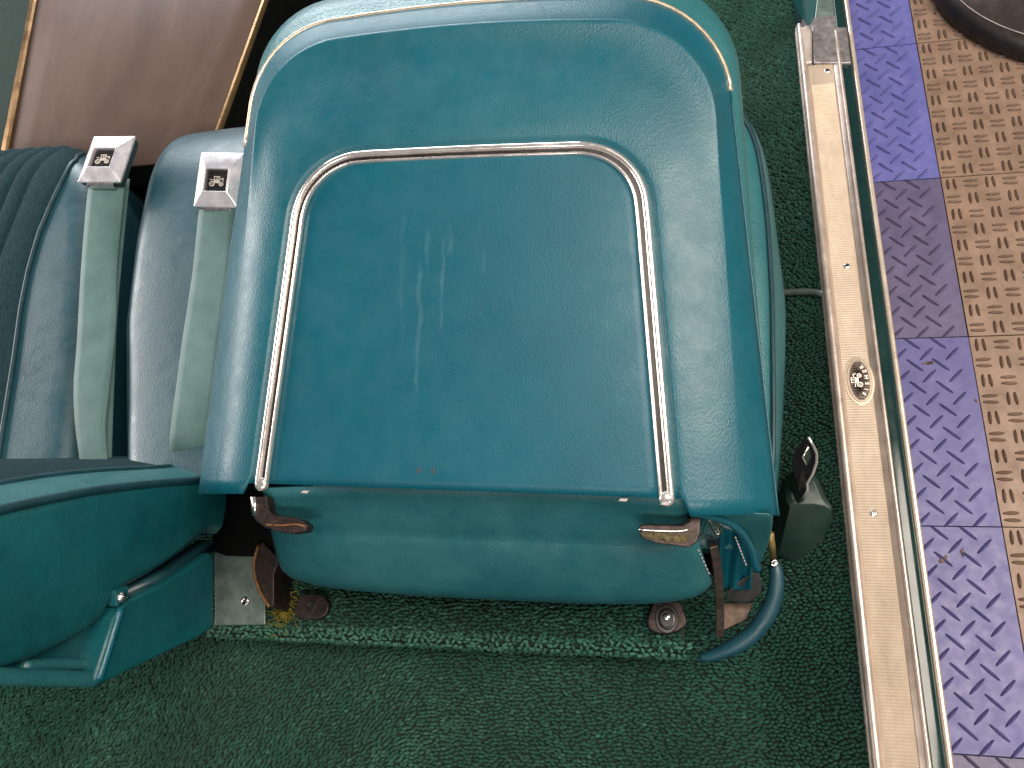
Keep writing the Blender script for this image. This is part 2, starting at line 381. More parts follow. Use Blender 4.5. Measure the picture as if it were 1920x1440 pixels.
def pile(name, pts, ang, tint, nrm=None, scale=.86, parent=fl):
    n = len(pts); k = 6
    a = np.arange(k) * 2 * np.pi / k
    tv = np.concatenate([np.stack([np.cos(a), np.sin(a), np.full(k, -.25)], 1), np.stack([.78 * np.cos(a), .78 * np.sin(a), np.full(k, .62)], 1), [[0, 0, 1.0]]])
    tf = []
    for i in range(k):
        j = (i + 1) % k; tf += [(i, j, k + j), (i, k + j, k + i), (k + i, k + j, 2 * k)]
    tf = np.array(tf)
    L = rng.uniform(.0040, .0062, n) * scale; W = rng.uniform(.0021, .0027, n) * scale; H = rng.uniform(.0028, .0037, n) * scale
    x = tv[None, :, 0] * L[:, None]; y = tv[None, :, 1] * W[:, None]; z = tv[None, :, 2] * H[:, None]
    lean = rng.normal(0, .12, (n, 2)); x = x + z * lean[:, :1]; y = y + z * lean[:, 1:]
    c, s = np.cos(ang)[:, None], np.sin(ang)[:, None]
    X, Y = x * c - y * s, x * s + y * c
    if nrm is None: pos = np.stack([X, Y, z], 2)
    else:
        up = np.array(nrm); by = np.cross(up, np.array([1., 0, 0])[None, :].repeat(n, 0)); by /= np.linalg.norm(by, axis=1)[:, None]; bx = np.cross(by, up)
        pos = X[..., None] * bx[:, None] + Y[..., None] * by[:, None] + z[..., None] * up[:, None]
    vs = (pos + np.array(pts)[:, None, :]).reshape(-1, 3).astype(np.float32)
    fs = (tf[None] + (np.arange(n) * len(tv))[:, None, None]).reshape(-1).astype(np.int32)
    me = bpy.data.meshes.new(name); nt = len(fs) // 3
    me.vertices.add(len(vs)); me.vertices.foreach_set('co', vs.ravel())
    me.loops.add(len(fs)); me.loops.foreach_set('vertex_index', fs)
    me.polygons.add(nt); me.polygons.foreach_set('loop_start', np.arange(0, len(fs), 3, dtype=np.int32)); me.polygons.foreach_set('loop_total', np.full(nt, 3, np.int32))
    me.update(calc_edges=True); me.validate()
    at = me.attributes.new('tint', 'FLOAT', 'POINT'); at.data.foreach_set('value', np.repeat(tint, len(tv)).astype(np.float32))
    o = finish(name, me, M['yarn'], parent); tag(o, kind='stuff'); return o
def grid_pts(xa, xb, ya, yb, dx, dy):
    rows = []
    for j, y in enumerate(np.arange(ya, yb, dy)):
        x = np.arange(xa, xb, dx) + (dx / 2 if j % 2 else 0) + rng.uniform(-.25, .25) * dx
        rows.append(np.stack([x + rng.normal(0, dx * .16, len(x)), y + rng.normal(0, dy * .10, len(x)) + .0016 * np.sin(x * 55 + j * .25) + .0010 * np.sin(x * 150 + j * .4) + .0006 * np.sin(x * 420 + j * 1.7), np.zeros(len(x))], 1))
    return np.concatenate(rows)
rise = lambda x: ZF + .088 * np.clip((np.asarray(x) + .372) / .100, 0, 1) ** 1.35
MB().loft([[(x, y, float(rise(x)) - .0021) for x in np.linspace(-.3712, -.270, 24)] for y in (-1.9, .4)]).build('carpet_upturn', M['carpet_base'], fl)
def wavy(p, a, b): return np.sin(p[:, 0] * a + 1.3 * np.sin(p[:, 1] * b)) * np.cos(p[:, 1] * a * .8)
pts = grid_pts(-1.80, -.272, -1.65, .30, .0062, .0044)
keep = ~((pts[:, 0] > x0 + .004) & (pts[:, 0] < x1 - .004) & (pts[:, 1] > LEDGE_Y) & (pts[:, 1] < -.60))
keep &= ~((pts[:, 0] < -.88) & (pts[:, 1] > -.97) & (pts[:, 1] < -.38)); keep &= ~((pts[:, 0] < -1.16) & (pts[:, 1] > -.98)); keep &= ~((pts[:, 0] < -.40) & (pts[:, 1] > -.98) & (pts[:, 1] < -.62))
pts = pts[keep]
xs_ = np.linspace(-.372, -.268, 400); al = np.concatenate([[0], np.cumsum(np.hypot(np.diff(xs_), np.diff(rise(xs_))))])
ramp_pts = grid_pts(0, al[-1], -1.65, .30, .0062, .0044); ramp_pts[:, 0] = np.interp(ramp_pts[:, 0], al, xs_)
pts = np.concatenate([pts[pts[:, 0] < -.3690], ramp_pts])
pts[:, 2] = rise(pts[:, 0]); slope_ = np.gradient(rise(xs_), xs_); sl = np.interp(pts[:, 0], xs_, slope_) * (pts[:, 0] > -.372)
floor_n = np.stack([-sl, 0 * sl, 1 + 0 * sl], 1); floor_n /= np.linalg.norm(floor_n, axis=1)[:, None]
leftness = np.clip((-.70 - pts[:, 0]) / .25, 0, 1) * (pts[:, 1] < -1.0)
ang = rng.normal(0, .22, len(pts)) + leftness * (1.1 + .3 * wavy(pts, 20, 17)) + .18 * wavy(pts, 45, 60)
tint = np.clip(.40 + .13 * rng.normal(size=len(pts)) + .12 * wavy(pts, 9, 7) + .12 * wavy(pts, 31, 23) + .22 * np.clip((-1.0 - pts[:, 0]) / .2, 0, 1) * (pts[:, 1] < -1.1), 0, 1)
pile('carpet_pile', pts, ang, tint, floor_n)
pts = grid_pts(x0 + .006, x1 - .002, LEDGE_Y + .012, -1.0, .0062, .0044); pts[:, 2] = ZL
pile('carpet_pile', pts, rng.normal(0, .4, len(pts)), np.clip(.5 + .2 * rng.normal(size=len(pts)), 0, 1), parent=riser)
# the rolled lip of the riser
lp, ln = [], []
for th in np.linspace(0, 1.0, 7):
    xs = np.arange(x0 + .006, x1 + .006, .0078) + rng.uniform(0, .006); n = len(xs)
    if th < .5: y = LEDGE_Y + .012 * (1 - th * 2); z = ZL - .012 * (th * 2) ** 2; nn = V(0, -th * 2, 1.0)
    else: y = LEDGE_Y; z = ZL - .012 - (th - .5) * 2 * (ZL - .012 - ZF); nn = V(0, -1, .15)
    nn = nn / np.linalg.norm(nn)
    lp.append(np.stack([xs + rng.normal(0, .001, n), np.full(n, y) + rng.normal(0, .0008, n), np.full(n, z) + rng.normal(0, .0008, n)], 1)); ln.append(np.tile(nn, (n, 1)))
lp, ln = np.concatenate(lp), np.concatenate(ln)
pile('carpet_pile', lp, rng.normal(0, .8, len(lp)), np.clip(.92 + .2 * rng.normal(size=len(lp)), 0, 1), ln, parent=riser)  # lip yarn tinted paler to paint in the light on its face

# binding strip across the carpet by the sill
def on_carpet(u, v, lift):
    z = ZF
    for _ in range(20): z = float(rise(P(u, v, z)[0])) + lift
    return P(u, v, z)
q = [on_carpet(u, v, .006) for u, v in ((1440, 549), (1480, 548), (1505, 547), (1530, 548), (1545, 552), (1553, 555))]
cb = MB().tube(spline(q, 18), .0046, 8, .8).build('carpet_binding', M['plate'])
tag(cb, 'narrow grey piping strip crossing the dark green carpet beside the door sill', 'carpet trim')

# ------------------------------------------------------------------ door sill
YS0, YS1 = -1.9, .35
sill = thing('door_sill', (-.235, -.8, .24), 'long aluminium door sill with ribbed scuff plate and oval emblem, green body edge', 'door sill')
def extr(prof, ya, yb, name, mat, closed=False, **kw):
    ys = np.linspace(ya, yb, 2)
    return MB().loft([[(x, y, z) for x, z in prof] for y in ys], closed, closed, closed).build(name, mat, sill, **kw)
yF = P(1555, 118, .33)[1]; yM = P(1510, 46, .33)[1]
arc = lambda cx, cz, rx, rz, a0, a1, n: [(cx + rx * math.cos(math.radians(a)), cz + rz * math.sin(math.radians(a))) for a in np.linspace(a0, a1, n)]
extr([(-.2735, .30), (-.2735, .327)] + arc(-.2685, .3270, .005, .0075, 180, 15, 9) + [(-.2632, .3285), (-.2628, .324)], YS0, yM, 'inner_moulding', M['alu'])
extr([(-.2640, .3265), (-.2640, .3245), (-.2175, .3245), (-.2175, .3265)], YS0, yF + .09, 'base_rail', M['alu_grey'], True, smooth=False)
extr([(-.2292, .3270), (-.2288, .3300), (-.2236, .3302)] + arc(-.2212, .3302, .0026, .0042, 170, 10, 7) + [(-.2182, .3290), (-.2178, .323)], YS0, yF + .055, 'outer_moulding', M['alu'])
# ribbed scuff plate
n = int((yF - YS0) / .0016); ys = np.linspace(yF, YS0, n); rings = []
for k, y in enumerate(ys):
    zz = .3288 + (.0011 if k % 2 else 0.0) * (1 if k > 22 else 0)
    rings.append([(-.2630, y, .3280), (-.2615, y, .3288), (-.2608, y, zz), (-.2312, y, zz), (-.2306, y, .3288), (-.2294, y, .3280)])
sp = MB().loft(rings, False).build('scuff_plate', M['scuff'], sill, autosm=30)
for u, v in ((1551, 133), (1588, 499), (1638, 963)):
    screw(P(u, v, .3292), (0, 0, 1), .0042, M['zinc'], sp, M['black'])
extr([(-.2178, .3262), (-.2178, .3275), (-.2168, .3280), (-.2044, .3262), (-.2037, .3248), (-.2037, .318)], YS0, YS1, 'painted_edge', M['paint'])
extr([(-.2034, .318), (-.2034, .3232)] + arc(-.2001, .3236, .0033, .0036, 175, -25, 9) + [(-.1962, .312), (-.1968, .305)], YS0, YS1, 'chrome_strip', M['strip'])
extr([(-.1975, .308), (-.1985, .285), (-.205, .24), (-.225, .17), (-.27, .12), (-.42, .11)], YS0, YS1, 'rocker_panel', M['paint'])
MB().box((-.272, YS0, .23), (-.2185, YS1, .3238)).build('sill_core', M['paint'], sill, smooth=False)
# grey casting at the front end and the green step beyond it
q = [P(1522, 50, .332), P(1588, 50, .332), P(1594, 100, .332), P(1597, 118, .332), P(1526, 118, .332)]
MB().prism(q, (0, 0, -.006)).build('end_casting', M['alu_grey'], sill, bevel=.002, smooth=True)
MB().prism([P(1497, 52, .334), P(1517, 44, .338), P(1523, 60, .337), P(1524, 118, .333), P(1506, 118, .332)], (0, 0, -.03)).build('moulding_tip', M['alu'], sill, bevel=.004, seg=3)
MB().prism([P(1536, -40, .325), P(1572, -40, .325), P(1579, 44, .325), P(1526, 44, .325)], (0, 0, -.01)).build('front_step', M['plate'], sill, bevel=.002)
# oval emblem
def coach(o, ex, ey, ez, s, mb):
    pt = lambda x, y, h: o + ex * x * s + ey * y * s + ez * h
    def poly(ps, h): mb.prism([pt(x, y, h) for x, y in ps], -ez * h)
    def ring(cx, cy, R, r, h):
        k = 14; m = []
        for i in range(k):
            a = 2 * math.pi * i / k; m.append((math.cos(a), math.sin(a)))
        mb.loft([[pt(cx + c * R, cy + d * R, 0) for c, d in m], [pt(cx + c * R, cy + d * R, h) for c, d in m], [pt(cx + c * r, cy + d * r, h) for c, d in m], [pt(cx + c * r, cy + d * r, 0) for c, d in m]], True)
    h = .0011
    ring(-.62, -.42, .36, .22, h); ring(.62, -.42, .30, .17, h)
    ring(-.62, -.42, .09, .02, h); ring(.62, -.42, .09, .02, h)
    poly([(-.42, .62), (.36, .62), (.42, .52), (-.48, .52)], h)                  # roof
    poly([(-.40, .52), (-.30, .52), (-.26, -.05), (-.36, -.05)], h)              # body posts
    poly([(-.05, .52), (.05, .52), (.05, -.05), (-.05, -.05)], h)
    poly([(.25, .52), (.34, .52), (.30, -.05), (.20, -.05)], h)
    poly([(-.50, .12), (.44, .12), (.30, -.22), (-.30, -.22)], h * .8)           # belly
    poly([(.42, .30), (.85, .38), (.88, .28), (.46, .18)], h)                    # driver's seat
    poly([(.74, .28), (.84, .28), (.94, -.06), (.84, -.06)], h)
    poly([(-.95, .22), (-.50, .16), (-.50, .06), (-.92, .10)], h)                # rear rack
    poly([(-.40, -.22), (.45, -.22), (.45, -.30), (-.40, -.30)], h)              # spring
eo = P(1611, 714, .3296); ea = V(1, 0, 0); eb = V(0, 1, 0); ez = V(0, 0, 1)
def oval(rx, ry, n=40): return [(rx * math.cos(2 * math.pi * k / n), ry * math.sin(2 * math.pi * k / n)) for k in range(n)]
def oring(prof, n=40):
    return [[eo + ea * (x * (1 + d / .011)) + eb * (y * (1 + d / .024)) + ez * h for x, y in oval(.0122, .0262, n)] for d, h in prof]
em = MB().loft(oring([(.0042, -.001), (.0040, .0006), (.0016, .0010), (.0012, .0004), (.0008, .0016), (-.0004, .0017), (-.0008, .0006), (-.0011, .0012), (-.0016, .0004)]), True).build('emblem', M['scuff'], sill, autosm=40)
MB().loft(oring([(-.0010, .0002), (-.012, .0003)]), True, False, True).build('enamel', M['emblem_dark'], em)
mb = MB(); coach(eo + V(-.0036, .0006, .0003), V(0, -1, 0) * -1, V(-1, 0, 0), ez, .0092, mb)
mb.build('coach_relief', M['emblem_light'], em, smooth=False)
def letter(ch, loc, rot_z, size, mat, parent, name='letter'):
    cu = bpy.data.curves.new('letter', 'FONT'); cu.body = ch; cu.size = size; cu.extrude = .0005; cu.align_x = 'CENTER'; cu.align_y = 'CENTER'; cu.offset = size * .03
    ob = bpy.data.objects.new('tmp', cu); col.objects.link(ob); bpy.context.view_layer.update()
    me = bpy.data.meshes.new_from_object(ob.evaluated_get(bpy.context.evaluated_depsgraph_get())); bpy.data.objects.remove(ob)
    me.transform(Matrix.Translation([float(c) for c in loc]) @ Matrix.Rotation(rot_z, 4, 'Z'))
    o = finish(name, me, mat, parent, smooth=False); return o
for k, ch in enumerate('FISHER'):
    a = math.radians(-60 + k * 120 / 5)
    lx, ly = .0088 * math.cos(a) * .98, .0200 * math.sin(a)
    tang = math.atan2(.0200 * math.cos(a), -.0090 * math.sin(a))
    letter(ch, eo + ea * lx + eb * ly + ez * .0009, tang, .0066, M['emblem_light'], em)

# teal kick panel at the front end of the sill
kp = MB().loft([[P(1478, -60, .42), P(1500, -60, .46), P(1545, -60, .40)], [P(1484, 4, .37), P(1508, 0, .385), P(1534, 0, .36)], [P(1500, 32, .348), P(1514, 34, .352), P(1528, 36, .343)], [P(1511, 50, .335), P(1516, 50, .336), P(1522, 48, .335)]]).build('kick_panel', M['vinyl_pale'], sub=2, solid=.004)
tag(kp, 'teal trim panel tapering to a point at the front end of the door sill', 'trim panel')

# ------------------------------------------------------------------ folded front seat
seat = thing('folded_seat', (-.65, -1.0, .292), 'teal vinyl front seat folded forward, chrome hoop trim around its back panel', 'car seat')
NS, NC, NTOP = 26, 12, 30
def U(lb, lt, rb, rt, yl, yr, cr, crl, crr, y0=0.0):
    """open hoop outline: bottom left, up, over the top, down to bottom right (seat-back coordinates)"""
    TL, TR, B0, B1 = V(lt, yl), V(rt, yr), V(lb, y0), V(rb, y0)
    dl = (TL - B0) / np.linalg.norm(TL - B0); dr = (TR - B1) / np.linalg.norm(TR - B1); dt = (TR - TL) / np.linalg.norm(TR - TL)
    a0, a1 = TL - dl * crl, TL + dt * crl; b0, b1 = TR - dt * crr, TR - dr * crr
    pts = [B0 + (a0 - B0) * t for t in np.linspace(0, 1, NS, endpoint=False)]
    def conic(p, c, q, n):
        o = []
        for t in np.linspace(0, 1, n, endpoint=False):
            wgt = .78; d = (1 - t) ** 2 + 2 * wgt * t * (1 - t) + t * t; o.append(((1 - t) ** 2 * p + 2 * wgt * t * (1 - t) * c + t * t * q) / d)
        return o
    pts += conic(a0, TL, a1, NC)
    for t in np.linspace(0, 1, NTOP, endpoint=False): pts.append(a1 + (b0 - a1) * t)
    pts += conic(b0, TR, b1, NC)
    pts += [b1 + (B1 - b1) * t for t in np.linspace(0, 1, NS)]
    pts = np.array(pts); xm = (lt + rt) / 2; hw_ = (rt - lt) / 2
    wgt_ = np.clip((pts[:, 1] - .55 * yr) / (.45 * yr), 0, 1); wgt_ = wgt_ * wgt_ * (3 - 2 * wgt_)
    pts[:, 1] += cr * wgt_ * np.cos(np.clip((pts[:, 0] - xm) / hw_, -1, 1) * math.pi / 2)
    return pts
def off(c, d):
    t = np.gradient(c, axis=0); t /= np.linalg.norm(t, axis=1)[:, None]; nn = np.stack([-t[:, 1], t[:, 0]], 1)
    r = c + nn * d; r[0] = c[0] + V(-d, 0); r[-1] = c[-1] + V(d, 0); return r
def ring3(c, h): return [SL(x, y, hh) for (x, y), hh in zip(c, np.broadcast_to(h, len(c)))]
Ut = U(-.2095, -.1840, .1865, .1560, .3450, .3390, .002, .062, .056, .012)
Ur = U(-.2700, -.2470, .2520, .2240, .4790, .4660, .014, .085, .095, -.001)
Us = U(-.3060, -.2740, .2850, .2330, .5200, .5100, .016, .085, .100, -.001)
Uo = U(-.3060, -.2880, .2830, .2480, .5720, .5540, .018, .085, .105, .012)
N = len(Ut); lerp = lambda a, b, t: a * (1 - t) + b * t
rings = [ring3(off(Ut, -.002), .0030), ring3(off(Ut, .0092), .0030), ring3(off(Ut, .0104), .0022), ring3(off(Ut, .0122), -.0006), ring3(off(Ut, .0140), -.0010)]
Ui = off(Ut, .0140)
top_w = np.clip((Ur[:, 1] - .25) / .19, 0, 1); top_w = top_w * top_w * (3 - 2 * top_w)      # crisp crease at the top, soft roll at the sides
roll = lambda d: -.0008 + .044 * (d / .085) ** 2.1
for t_, ht in ((.12, -.0006), (.25, .0006), (.38, .0022), (.5, .0042), (.6, .0060), (.7, .0078), (.80, .0088), (.89, .0086), (.94, .0078), (.97, .0076), (.99, .0086), (1.0, .0102)):
    rings.append(ring3(lerp(Ui, Ur, t_), roll(t_ * .052) * (1 - top_w) + ht * top_w))
for t_, ht in ((.02, .0120), (.06, .0142), (.14, .0180), (.4, .0270), (.65, .0350), (.85, .0410), (1.0, .0455)):
    rings.append(ring3(lerp(Ur, Us, t_), roll(.052 + t_ * .033) * (1 - top_w) + ht * top_w))
rings.append(ring3(off(Us, -.004), .0475 * (1 - top_w) + .0495 * top_w))
def proj(X):
    d = (X - CAM) @ RM; return 960 + F_PX * d[0] / -d[2], 720 - F_PX * d[1] / -d[2]
for r in rings[5:]:  # the shell's lower hem: layer ends bent until they project onto set pixel rows
    for idx, step, vt in ((0, 1, 926), (len(r) - 1, -1, 966)):
        lo_d, hi_d = -.05, .08
        for _ in range(30):
            m_ = (lo_d + hi_d) / 2
            if proj(r[idx] + EY * m_)[1] > vt: lo_d = m_
            else: hi_d = m_
        for k in range(9): r[idx + step * k] = r[idx + step * k] + EY * m_ * (1 - k / 9)
shell = MB().loft(rings).build('back_shell', M['vinyl'], seat, solid=.0035)
# inner panel
c = off(Ut, -.0035); half = N // 2; rows = []
for i in range(half):
    a, b = c[i], c[N - 1 - i]
    rows.append([SL(*(a + (b - a) * s), .0026 - .0022 * (1 - (2 * s - 1) ** 6)) for s in np.linspace(0, 1, 31)])
MB().loft(rows).build('back_panel', M['panel'], seat, solid=.003)
# chrome hoop trim: two bright rails with a dark channel between
path = spline(ring3(Ut, .0022)[::3], 150)
def lip(cx, wd, hh): return [(cx - wd, -.002), (cx - wd, hh * .4), (cx - wd * .6, hh * .9), (cx, hh), (cx + wd * .6, hh * .9), (cx + wd, hh * .4), (cx + wd, -.002)]
tr = MB().sweep(path, lip(-.0036, .0034, .0050), EN, True).build('hoop_trim', M['chrome'], seat, autosm=70)
MB().sweep(path, lip(.0050, .0017, .0044), EN, True).build('inner_rail', M['chrome'], tr, autosm=70)
MB().sweep(path, [(-.0006, -.001), (-.0006, .0012), (.0036, .0012), (.0036, -.001)], EN, True).build('channel', M['black'], tr, smooth=False)
for pth in (path[0], path[-1]):
    MB().lathe(pth - EY * .0005, EN, [(.0070, -.001), (.0070, .0024), (.0060, .0042), (.003, .0050), (0, .0050)], 16).build('end_cap', M['chrome'], tr, autosm=60)
# upholstered front of the back (underneath), with the metal piping at the seam
rings = [ring3(off(Us, -.008), .046), ring3(off(Us, -.002), .050 + .008 * (1 - top_w)), ring3(lerp(off(Us, .002), Uo, .35), .056 + .006 * (1 - top_w)), ring3(lerp(off(Us, .002), Uo, .8), .068), ring3(Uo, .084), ring3(off(Uo, .002), .102), ring3(off(Uo, -.004), .122), ring3(off(Uo, -.022), .138)]
body = MB().loft(rings)
c = off(Uo, -.022); rows = [[SL(*(c[i] + (c[N - 1 - i] - c[i]) * s), .138 + .006 * math.sin(math.pi * s)) for s in np.linspace(0, 1, 13)] for i in range(half)]
body.loft(rows)
ub = body.build('front_upholstery', M['vinyl_pale'], seat)
ps = ring3(off(Us, .0006), .0445 * (1 - top_w) + .0465 * top_w)
ia, ib = NS - 3, N - NS + 1
MB().tube(ps[ia:ib], .0024, 8, 1, EN).build('metal_piping', M['gold'], ub)
MB().tube(ps[:ia + 1], .0010, 6, 1, EN).build('welt', M['vinyl'], ub); MB().tube(ps[ib - 1:], .0010, 6, 1, EN).build('welt', M['vinyl'], ub)

# seat cushion underneath
outer = [(1370, 170), (1382, 200), (1412, 238), (1430, 280), (1442, 330), (1452, 400), (1462, 480), (1472, 563), (1473, 647), (1468, 780), (1461, 880), (1452, 960), (1430, 1040)]
weltp = [(1362, 178), (1376, 202), (1402, 238), (1419, 284), (1428, 335), (1437, 410), (1442, 480), (1446, 563), (1447, 647), (1448, 780), (1446, 880), (1438, 960), (1418, 1030)]
def cush_ring(px, z, inset=0.0, xl=-.86):
    r = [P(u, v, z) for u, v in px]; r = spline(r, 40); y0, y1 = r[0][1], r[-1][1]
    r = [q + V(-inset, 0, 0) for q in r]
    left = [V(xl, y, z) for y in np.linspace(y1, y0, 22)]
    bot = [r[-1] + (left[0] - r[-1]) * t for t in np.linspace(0, 1, 12)[1:-1]]; top = [left[-1] + (r[0] - left[-1]) * t for t in np.linspace(0, 1, 12)[1:-1]]
    return r + bot + left + top
rw = cush_ring(weltp, .415)
rings = [cush_ring(outer, .34, .012), cush_ring(outer, .365), cush_ring(outer, .385, .001), cush_ring(weltp, .408, -.004), rw, cush_ring(weltp, .424, .012), cush_ring(weltp, .430, .05), cush_ring(weltp, .432, .16)]
cu = MB().loft(rings, True, True, True).build('seat_cushion', M['vinyl_pale'], seat)
MB().tube([q + V(.001, 0, .003) for q in rw[:40]], .0026, 8).build('welt', M['welt'], cu)

# vinyl skirt closing the gap behind the cushion
bott = spline([(520, 1052), (534, 1076), (566, 1091), (640, 1105), (800, 1118), (1000, 1128), (1180, 1133), (1262, 1128), (1312, 1116), (1335, 1094)], 41)
topp = spline([(492, 918), (700, 906), (900, 910), (1100, 916), (1285, 936)], 41)
rows = []
for t_, z in ((0, .548), (.12, .530), (.3, .510), (.42, .495), (.47, .4885), (.50, .486), (.56, .481), (.7, .465), (.82, .450), (.92, .436), (.97, .426), (1.0, .412)):
    row = []
    for i in range(41):
        q = topp[i] * (1 - t_) + bott[i] * t_
        wob = .0015 * math.sin(i * 2.3 + t_ * 17) * math.sin(math.pi * t_) + .0042 * math.sin(i * .45 + t_ * 5 + .8 * math.sin(i * .21)) * math.sin(math.pi * t_) + .0022 * math.sin(i * 1.3 + t_ * 9 + 1.5 * math.sin(i * .37)) * t_
        row.append(P(q[0], q[1], z + wob))
    rows.append(row)
rows.append([q + V(0, .006, -.03) for q in rows[-1]]); rows.append([q + V(0, .02, -.05) for q in rows[-1]])
MB().loft(rows).build('rear_skirt', M['vinyl_skirt'], seat, solid=.002)
# folded vinyl at the outer rear corner
rows = []
for (ua, va), (ub, vb), z in (((1330, 962), (1450, 964), .540), ((1352, 972), (1450, 982), .522), ((1380, 988), (1445, 1006), .49), ((1400, 1012), (1438, 1030), .46), ((1410, 1040), (1428, 1050), .435), ((1417, 1064), (1421, 1066), .415)):
    rows.append([P(ua + (ub - ua) * s_, va + (vb - va) * s_, z - .012 * math.sin(math.pi * .5 * s_)) for s_ in np.linspace(0, 1, 7)])
cf = MB().loft(rows).build('corner_flap', M['vinyl_pale'], seat, sub=2, solid=.002)
q = [P(u, v, z) for u, v, z in ((1296, 960, .545), (1330, 966, .535), (1365, 978, .515), (1392, 1000, .485), (1407, 1028, .455), (1413, 1052, .43), (1420, 1068, .41))]
MB().tube(spline(q, 30), .0042, 8).build('welt', M['vinyl'], cf)
rows = []
for k, t_ in enumerate(np.linspace(0, 1, 9)):
    row = []
    for s in np.linspace(0, 1, 13):
        u = 1345 + (1408 - 1345) * s + (1352 - 1345) * t_ - 8 * t_ * s; v = 985 + (1108 - 985) * t_ + 20 * s * (1 - t_)
        row.append(P(u, v, .46 - .10 * t_ + .012 * math.sin(s * 11 + t_ * 3) * (1 - .4 * t_)))
    rows.append(row)
MB().loft(rows).build('inner_fold', M['vinyl'], seat, sub=1, solid=.002)
MB().loft([[P(1362, 1112, .37), P(1395, 1085, .385), P(1425, 1068, .39)], [P(1358, 1120, .345), P(1398, 1105, .345), P(1432, 1095, .345)], [P(1362, 1128, .32), P(1402, 1137, .318), P(1430, 1120, .32)]]).build('felt_flap', M['rubber'], seat, sub=2, solid=.003)
MB().prism([P(1352, 1130, .298), P(1412, 1130, .298), P(1400, 1162, .298), P(1352, 1184, .298)], (0, 0, -.006)).build('base_plate', M['bronze'], seat, bevel=.001)
# wire clip poking out of the fold
q = [P(u, v, z) for u, v, z in ((1329, 972, .52), (1336, 990, .50), (1344, 1002, .485), (1351, 999, .488), (1346, 984, .505), (1340, 972, .52))]
MB().tube(spline(q, 16), .0016, 6).build('wire_clip', M['chrome_worn'], seat)
# stop hooks
hl = [(468, 932), (500, 930), (503, 955), (514, 966), (546, 969), (566, 974), (577, 984), (572, 996), (548, 1000), (520, 997), (496, 989), (478, 976), (470, 958)]
hk = MB().prism([P(u, v, .548 if v < 940 else .536) for u, v in hl], (0, .002, -.016)).build('stop_hook', M['steel_dark'], seat, bevel=.0015)
MB().tube(spline([P(u, v, .5365) for u, v in ((500, 984), (530, 985), (555, 983), (572, 987))], 12), .0012, 6).build('worn_edge', M['rust'], hk)
MB().prism([P(470, 932, .552), P(478, 931, .552), P(480, 970, .54), (P(472, 966, .54))], (0, 0, -.004)).build('bright_edge', M['zinc'], hk)
hr = [(1196, 990), (1203, 983), (1278, 984), (1291, 978), (1298, 964), (1314, 964), (1313, 1000), (1306, 1018), (1291, 1027), (1232, 1019), (1203, 1009)]
hk = MB().prism([P(u, v, .535) for u, v in hr], (0, .004, -.016)).build('stop_hook', M['steel_dark'], seat, bevel=.0015)
st = MB().prism([P(u, v, .5362) for u, v in ((1200, 1000), (1222, 998), (1262, 1001), (1290, 1003), (1286, 1018), (1240, 1013), (1208, 1006))], (0, 0, -.003)).build('grease_stain', M['grease'], hk)
MB().tube(spline([P(u, v, .5362) for u, v in ((1198, 993), (1230, 995), (1270, 996), (1292, 993))], 12), .0011, 6).build('worn_edge', M['zinc'], hk)
# hinge arms
al = [(483, 1022), (493, 1015), (504, 1028), (519, 1043), (522, 1058), (514, 1076), (514, 1134), (507, 1140), (491, 1116), (478, 1082), (475, 1050)]
ha = MB().prism([P(u, v, .345) for u, v in al], (0, 0, -.05)).build('hinge_arm', M['steel_dark'], seat, bevel=.002)
MB().tube(spline([P(u, v, .346) for u, v in ((485, 1022), (477, 1050), (478, 1080), (489, 1112), (505, 1138))], 16), .0022, 6).build('worn_edge', M['rust'], ha)
q = [P(u, v, z) for u, v, z in ((1336, 1020, .44), (1342, 1050, .415), (1347, 1090, .385), (1349, 1130, .35), (1350, 1165, .32), (1349, 1192, .297))]
ha = MB().sweep(spline(q, 16), [(-.0045, -.004), (.0045, -.004), (.0045, .004), (-.0045, .004)], (0, 0, 1)).build('hinge_arm', M['arm_steel'], seat, bevel=.001)
MB().tube(spline([p_ + V(.003, 0, .004) for p_ in q[1:]], 14), .0012, 6).build('worn_edge', M['alu_grey'], ha)
# mounting feet on the riser
fo = MB().prism([P(u, v, .304) for u, v in spline([(556, 1128), (562, 1117), (584, 1113), (606, 1117), (616, 1132), (611, 1152), (590, 1161), (562, 1159), (551, 1146)], 28, True)], (0, 0, -.009)).build('mounting_foot', M['steel_dark'], seat, bevel=.0015)
MB().lathe(P(583, 1137, .3044), (0, 0, 1), [(.0062, -.003), (.0062, .0002), (.004, .0001), (.004, -.0008), (0, -.0008)], 18).build('bolt_hole', M['black'], fo)
fo = MB().prism([P(u, v, .306) for u, v in spline([(1229, 1124), (1250, 1118), (1272, 1126), (1283, 1148), (1287, 1170), (1268, 1184), (1246, 1188), (1222, 1183), (1213, 1166), (1219, 1144)], 30, True)], (0, 0, -.011)).build('mounting_foot', M['steel_dark'], seat, bevel=.002)
MB().loft([[P(1250, 1160, .3065) + V(r * .8 * math.cos(a), r * math.sin(a), dz) for a in np.linspace(0, 2 * math.pi, 20, endpoint=False)] for r, dz in ((.0165, 0), (.0155, .0012), (.0125, .0012), (.0115, -.0002), (.0095, .0002), (.009, .0012), (.0075, .0012))], True, False, True).build('slotted_washer', M['black'], fo, autosm=40)
screw(P(1250, 1156, .3085), (0, 0, 1), .0042, M['zinc'], fo, M['black'])
